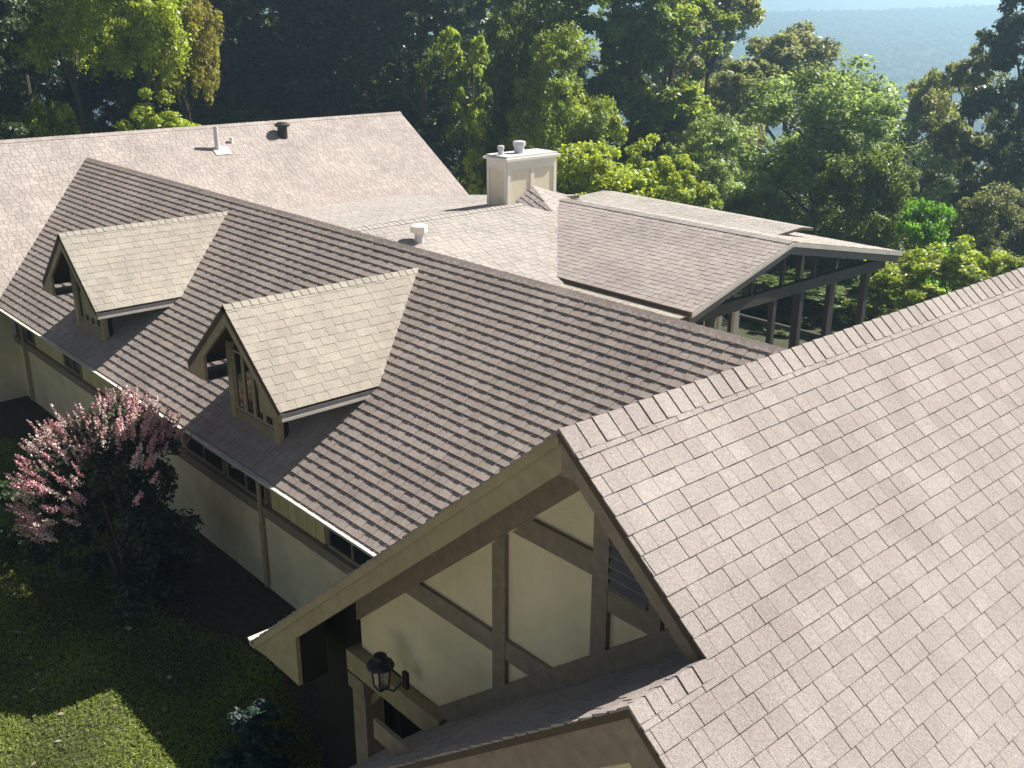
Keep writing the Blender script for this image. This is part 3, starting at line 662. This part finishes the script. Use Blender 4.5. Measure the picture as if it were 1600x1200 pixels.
TREES = [
 ('tall', -36.6, 0.8, -0.1, 0.8, 0.93, 'leaf_dark', 'dark tree at the far left edge with a dense crown'),
 ('tall', -45.7, 5.5, -0.1, 0.82, 0.93, 'leaf_blue', 'blue-green tree between the dark left-edge tree and the golden tree'),
 ('high', -37.4, 4.9, -0.1, 0.74, 0.99, 'leaf_yellow', 'yellow-green sunlit tree above the left end of the far roof'),
 ('high', -35.7, 6.6, -0.1, 0.7, 0.92, 'leaf_yellow', 'golden-tinged tree with a bare dark trunk behind the white vent pipe'),
 ('high', -35.9, 8.7, -0.1, 0.43, 0.8, 'leaf_autumn', 'slim tree with yellowing leaves just left of the dark wood'),
 ('tall', -45.9, 15.6, -0.1, 1.29, 1.09, 'leaf_dark', 'dark tree directly behind the tall vent pipe'),
 ('tall', -46.0, 19.5, -0.65, 1.56, 1.23, 'leaf_blue', 'tall blue-black tree behind the black roof ventilator'),
 ('tall', -43.2, 22.2, -1.23, 1.56, 1.23, 'leaf_blue', 'tall shaded tree left of the far roof corner'),
 ('tall', -39.7, 23.6, -1.55, 1.25, 1.2, 'leaf_dark', 'dark narrow tree right of the far roof corner'),
 ('col', -26.7, 15.9, -0.1, 0.71, 1.1, 'leaf_bright', 'slim bright-leaved tree left of the chimney'),
 ('round', -29.4, 20.4, -0.85, 0.84, 1.51, 'leaf_mid', 'large mid green tree rising behind the chimney'),
 ('round', -24.1, 18.8, -0.51, 0.67, 0.95, 'leaf_bright', 'bright tree with layered clumps right of the chimney'),
 ('tall', -26.9, 24.5, -1.75, 1.19, 1.13, 'leaf_mid', 'tall green tree at the middle of the treeline'),
 ('tall', -25.7, 26.9, -2.28, 1.07, 1.12, 'leaf_bright', 'tall light green tree left of the hill view'),
 ('tall', -26.1, 30.4, -3.05, 1.0, 1.02, 'leaf_olive', 'grey-green tree with its tip against the sky'),
 ('round', -27.1, 39.6, -5.07, 1.61, 1.53, 'leaf_olive', 'broad olive tree with a rounded top below the hill'),
 ('layer', -16.0, 24.1, -1.66, 1.18, 0.96, 'leaf_sage', 'broad pale green tree with layered boughs behind the porch'),
 ('round', -17.1, 19.7, -0.7, 0.61, 0.66, 'leaf_sage', 'round sage tree left of the layered pale tree'),
 ('layer', -12.2, 21.7, -1.14, 0.55, 0.67, 'leaf_mid', 'mid green tree just behind the porch roof corner'),
 ('round', -17.8, 35.7, -4.22, 0.73, 1.23, 'leaf_olive', 'small round olive tree left of the tall dark tree at the right edge'),
 ('tall', -11.8, 31.9, -3.38, 0.86, 1.02, 'leaf_dark', 'tall dark tree at the right edge'),
 ('tall', -15.2, 34.8, -4.01, 0.69, 0.89, 'leaf_olive', 'olive-leaved tree between the hill view and the tall right-edge tree'),
 ('round', -9.3, 24.3, -1.7, 0.52, 0.57, 'leaf_olive', 'grey-green tree above the hedge at the right edge'),
 ('round', -9.8, 28.4, -2.61, 0.62, 0.89, 'leaf_dark', 'dark round tree below the tall tree at the right edge'),
 ('shrub', -9.1, 20.0, -0.75, 0.53, 0.93, 'leaf_lime', 'vivid lime green tall shrub right of the porch'),
 ('shrub', -34.6, 6.7, -0.1, 1.16, 1.23, 'leaf_yellow', 'bright yellow-green shrub behind the far roof ridge near the vent pipe'),
 ('shrub', -36.0, 3.0, -0.1, 0.79, 1.25, 'leaf_bright', 'green shrub behind the left part of the far roof ridge'),
 ('shrub', -36.5, 1.3, -0.1, 0.72, 1.08, 'leaf_mid', 'dark green shrub at the left edge above the far roof'),
 ('shrub', -17.6, 14.0, -0.1, 1.06, 1.1, 'leaf_yellow', 'yellow-green bush right beside the chimney'),
 ('shrub', -16.9, 16.0, -0.1, 0.92, 1.04, 'leaf_yellow', 'yellow bush behind the highest part of the low roofs'),
 ('shrub', -15.8, 16.9, -0.1, 0.69, 0.82, 'leaf_bright', 'green bush behind the raised roof strip'),
 ('shrub', -8.7, 16.8, -0.1, 0.55, 0.44, 'leaf_bright', 'bush under the right corner of the porch roof'),
 ('shrub', -7.9, 17.2, -0.14, 0.84, 0.59, 'leaf_yellow', 'yellow-green bush below the lime green shrub'),
 ('shrub', -6.7, 17.8, -0.27, 0.82, 0.68, 'leaf_yellow', 'yellow-green bush above the near roof ridge at the right'),
 ('shrub', -5.6, 18.2, -0.37, 0.61, 0.7, 'leaf_bright', 'bush meeting the near roof ridge at the right edge'),
 ('shrub', -11.4, 17.6, -0.23, 1.42, 0.32, 'leaf_mid', 'leafy bush seen through the right half of the porch posts'),
 ('shrub', -13.4, 17.5, -0.2, 1.14, 0.18, 'leaf_dark', 'dark bush seen through the left half of the porch posts'),
]
rnd = random.Random(77); used = {}
for kind, x, y, z, sx, szz, lm, lab in TREES:
    c = used.get(kind, 0); used[kind] = c+1; pr = PROTO[kind]
    src = pr[c % len(pr)]
    loc = (x, y, z); rot = rnd.uniform(0, 6.28)
    if c < len(pr):
        o = src; o.location = loc; o.rotation_euler = (0, 0, rot); o.scale = (sx, sx, szz)
        for ch_ in o.children:
            if ch_.name.startswith('crown'): ch_.material_slots[0].link = 'OBJECT'; ch_.material_slots[0].material = MAT[lm]
    else: o = copy_tree(src, loc, rot, (sx, szz), lm)
    tag(o, lab, 'shrub' if kind == 'shrub' else 'tree', 'shrubs around the house' if kind == 'shrub' else 'trees behind the house')

# the deep wood behind: one mass of crowns
rg = np.random.default_rng(5)
PP = []; NN = []; SS = []; TT = []; MM = []
spots = []
for i in range(120):
    az = rg.uniform(-5, 82); d = rg.uniform(60, 92)
    x = 5.9-d*math.sin(R(az)); y = -10.6+d*math.cos(R(az)); z = gz(x, y)
    hh = rg.uniform(18, 25) if az > 37 else rg.uniform(5, 8)
    spots.append((x, y, z, hh))
for i in range(75):
    az = rg.uniform(46, 84); d = rg.uniform(66, 120)
    x = 5.9-d*math.sin(R(az)); y = -10.6+d*math.cos(R(az)); spots.append((x, y, gz(x, y), rg.uniform(20, 26)))
for i in range(60):
    az = rg.uniform(-5, 36); d = rg.uniform(80, 190)
    x = 5.9-d*math.sin(R(az)); y = -10.6+d*math.cos(R(az)); spots.append((x, y, gz(x, y), rg.uniform(7, 10)))
for k, (x, y, z, hh) in enumerate(spots):
    pos, nrm, size, tint, _, _ = crown_points(1000+k, 3.6, .3, hh, 18, 120, 4200, .3, 'column', .27)
    PP.append(pos+np.array([x, y, z])); NN.append(nrm); SS.append(size); TT.append(tint); MM.append(np.full(len(pos), rg.integers(0, 3)))
me = leaf_mesh('woodland', np.concatenate(PP), np.concatenate(NN), np.concatenate(SS), np.concatenate(TT), ['leaf_dark', 'leaf_blue', 'leaf_mid'], np.concatenate(MM), drng=rg)
wo = bpy.data.objects.new('woodland', me); COL.objects.link(wo); tag(wo, 'deep dark wood closing the view behind the garden trees', 'wood', kind='stuff')

# far wood on the hill: lumpy crowns, nobody could count them
ico = [(0, 0, 1)]+[(math.cos(a)*.8, math.sin(a)*.8, .55) for a in np.linspace(0, 6.28, 7)[:-1]]+[(math.cos(a+.5), math.sin(a+.5), -.1) for a in np.linspace(0, 6.28, 7)[:-1]]
icf = [(0, 1+i, 1+(i+1) % 6) for i in range(6)]+[(1+i, 7+i, 1+(i+1) % 6) for i in range(6)]+[(7+i, 7+(i+1) % 6, 1+(i+1) % 6) for i in range(6)]
b = MB(); b.mi('hill_wood'); rh = random.Random(9)
for i in range(15000):
    y = 560+580*rh.random(); x = rh.uniform(-1150, 250); z = hillz(x, y); s = rh.uniform(2.2, 4.6); n0 = len(b.v); tv = rh.random()
    for p in ico: b.v.append((x+p[0]*s*rh.uniform(.75, 1.2), y+p[1]*s*rh.uniform(.75, 1.2), z+p[2]*s*rh.uniform(.8, 1.5)))
    for f in icf: b.f.append(tuple(n0+q for q in f)); b.t.append(tv); b.m.append(0)
tag(b.build('distant_wood', smooth=True), 'hazy blue forest covering the far hill', 'forest', kind='stuff')

# crape myrtle by the wall
cm = empty('flowering_shrub', (-9.45, -5.35, 0)); cm.scale = (.84, .84, .95); tag(cm, 'large round shrub with pink blossom tips against the shaded wall', 'shrub')
rg = np.random.default_rng(21)
pos, nrm, size, tint, L, _ = crown_points(22, 1.62, .15, 3.2, 26, 330, 24000, .2, 'round', .06)
me = leaf_mesh('foliage', pos, nrm, size, tint, ['leaf_shrub'], drng=rg); o = bpy.data.objects.new('foliage', me); COL.objects.link(o); o.parent = cm
# blossom panicles stand on the outside of the upper crown
ang = rg.uniform(0, 2*math.pi, 3600); el = np.arcsin(rg.uniform(.05, 1, 3600))
lump = 1+.16*np.sin(3*ang+1)+.12*np.sin(5*ang+4*el)
tips = np.stack([1.7*np.cos(ang)*np.cos(el)*lump, 1.7*np.sin(ang)*np.cos(el)*lump, 1.5+1.9*np.sin(el)*(.85+.15*lump)], 1)
dr = .665*tips[:, 0]+.747*tips[:, 1]
keep = ((np.sin(tips[:, 0]*3.1+1)+np.sin(tips[:, 1]*3.7)+np.sin(tips[:, 2]*3+2+tips[:, 0]*2)) > -1.0) & (tips[:, 2] > 1.95+.5*dr) & (dr > -1.25) & (dr < 1.15)
tips = tips[keep]; tips = tips[:300]
BP = []; BN = []; BS = []; BT = []; BM = []
for t_ in tips:
    out = np.array([t_[0]*1.2, t_[1]*1.2, (t_[2]-1.2)*1.0+.35]); out /= np.linalg.norm(out)
    ln = rg.uniform(.25, .48); n_ = 85
    s = rg.random(n_); p = t_-out*.08+out*(s*ln)[:, None]+rg.normal(size=(n_, 3))*(.030*(1.2-s))[:, None]
    deep = t_[0] > -.2 and rg.random() < .6 or rg.random() < .22
    BP.append(p); BN.append(rg.normal(size=(n_, 3))+out*.3); BS.append(rg.uniform(.010, .024, n_)); BT.append(rg.uniform(.3, .9)*np.ones(n_)+rg.normal(size=n_)*.15); BM.append(np.full(n_, 0 if deep else 1))
me = leaf_mesh('blossom', np.concatenate(BP), np.concatenate(BN), np.concatenate(BS), np.clip(np.concatenate(BT), 0, 1), ['blossom', 'blossom_pale'], np.concatenate(BM), aspect=.8, drng=rg)
o = bpy.data.objects.new('blossom', me); COL.objects.link(o); o.parent = cm
s = MB()
for i in range(9):
    a = i*.7; s.tube([(.12*math.cos(a), .12*math.sin(a), -.05), (.4*math.cos(a), .4*math.sin(a), 1.0), (.9*math.cos(a), .9*math.sin(a), 2.2)], [.05, .035, .012], 'bark', 6)
s.build('stem', cm)

def small_shrub(loc, seed, rad, h_, lm, label, lsize=.06, n=5200):
    o = empty('garden_shrub', loc); tag(o, label, 'shrub', 'low shrubs along the shaded wall')
    pos, nrm, size, tint, L, rg_ = crown_points(seed, rad, .05, h_, 12, 110, n, .2, 'round', lsize)
    me = leaf_mesh('foliage', pos, nrm, size, tint, [lm], drng=rg_); f = bpy.data.objects.new('foliage', me); COL.objects.link(f); f.parent = o
    s = MB()
    for i in range(5):
        a = i*1.26; s.tube([(.04*math.cos(a), .04*math.sin(a), -.05), (.2*math.cos(a)*rad, .2*math.sin(a)*rad, h_*.4), (.55*math.cos(a)*rad, .55*math.sin(a)*rad, h_*.75)], [.02, .015, .006], 'bark', 5)
    s.build('stem', o)
small_shrub((-4.2, -5.9, 0), 71, .5, .9, 'leaf_teal', 'bluish green shrub at the corner of the entry porch')
small_shrub((-12.0, -6.1, 0), 74, .8, 1.35, 'leaf_dark', 'dark rounded shrub added at the left edge to shade the lawn')  # added so that its shadow covers a sunlit gap in the lawn

# lawn grass and scattered fallen leaves
rg = np.random.default_rng(31); n = 420000
d = rg.beta(1.2, 1.6, n)
gx = -22+23*rg.random(n)**.72; gy = -12.5+9.0*rg.random(n)
pos = np.stack([gx, gy, .025+.015*rg.random(n)], 1)
nrm = rg.normal(size=(n, 3))*np.array([1, 1, .9])
patch = .5+.22*np.sin(gx*2.1+gy)+.2*np.sin(gy*3.3-gx*.7)
keep = (rg.random(n) < (.55+.5*patch)) & (gy < -4.75-.35*np.sin((gx+20.2)/.44*.55)-.25*np.sin((gx+20.2)/.44*.23+1)+rg.normal(size=n)*.06)
pos, nrm, patch = pos[keep], nrm[keep], patch[keep]; n = len(pos)
me = leaf_mesh('grass', pos, nrm, rg.uniform(.018, .040, n), np.clip(patch+.2*rg.normal(size=n), 0, 1), ['grass_blade'], aspect=.22, drng=rg)
o = bpy.data.objects.new('grass', me); COL.objects.link(o); tag(o, 'short grass of the lawn beside the house', 'grass', kind='stuff')
n = 160; pos = np.stack([rg.uniform(-15, -2.5, n), rg.uniform(-10, -5, n), np.full(n, .06)], 1)
me = leaf_mesh('fallen_leaves', pos, rg.normal(size=(n, 3))*.3+np.array([0, 0, 1]), rg.uniform(.03, .06, n), rg.random(n), ['leaf_litter'], drng=rg)
o = bpy.data.objects.new('fallen_leaves', me); COL.objects.link(o); tag(o, 'pale fallen leaves scattered over the lawn', 'leaves', kind='stuff')

# ------------------------------------------------------------------ air
hz = MB(); hz.box((-2300, -2300, -140), (2300, 2300, 42), 'deck')
hm = bpy.data.materials.new('haze_air'); hm.use_nodes = True; nt = hm.node_tree; nt.nodes.remove(nt.nodes['Principled BSDF'])
pv = nt.nodes.new('ShaderNodeVolumePrincipled'); pv.inputs['Color'].default_value = (0.52, 0.80, 1.0, 1); pv.inputs['Density'].default_value = 0.0014; pv.inputs['Anisotropy'].default_value = 0.58
nt.links.new(pv.outputs[0], nt.nodes['Material Output'].inputs['Volume'])
MAT['haze_air'] = hm; hz.mats = ['haze_air']
tag(hz.build('haze'), 'thin blue haze in the air over the valley', 'haze', kind='stuff')
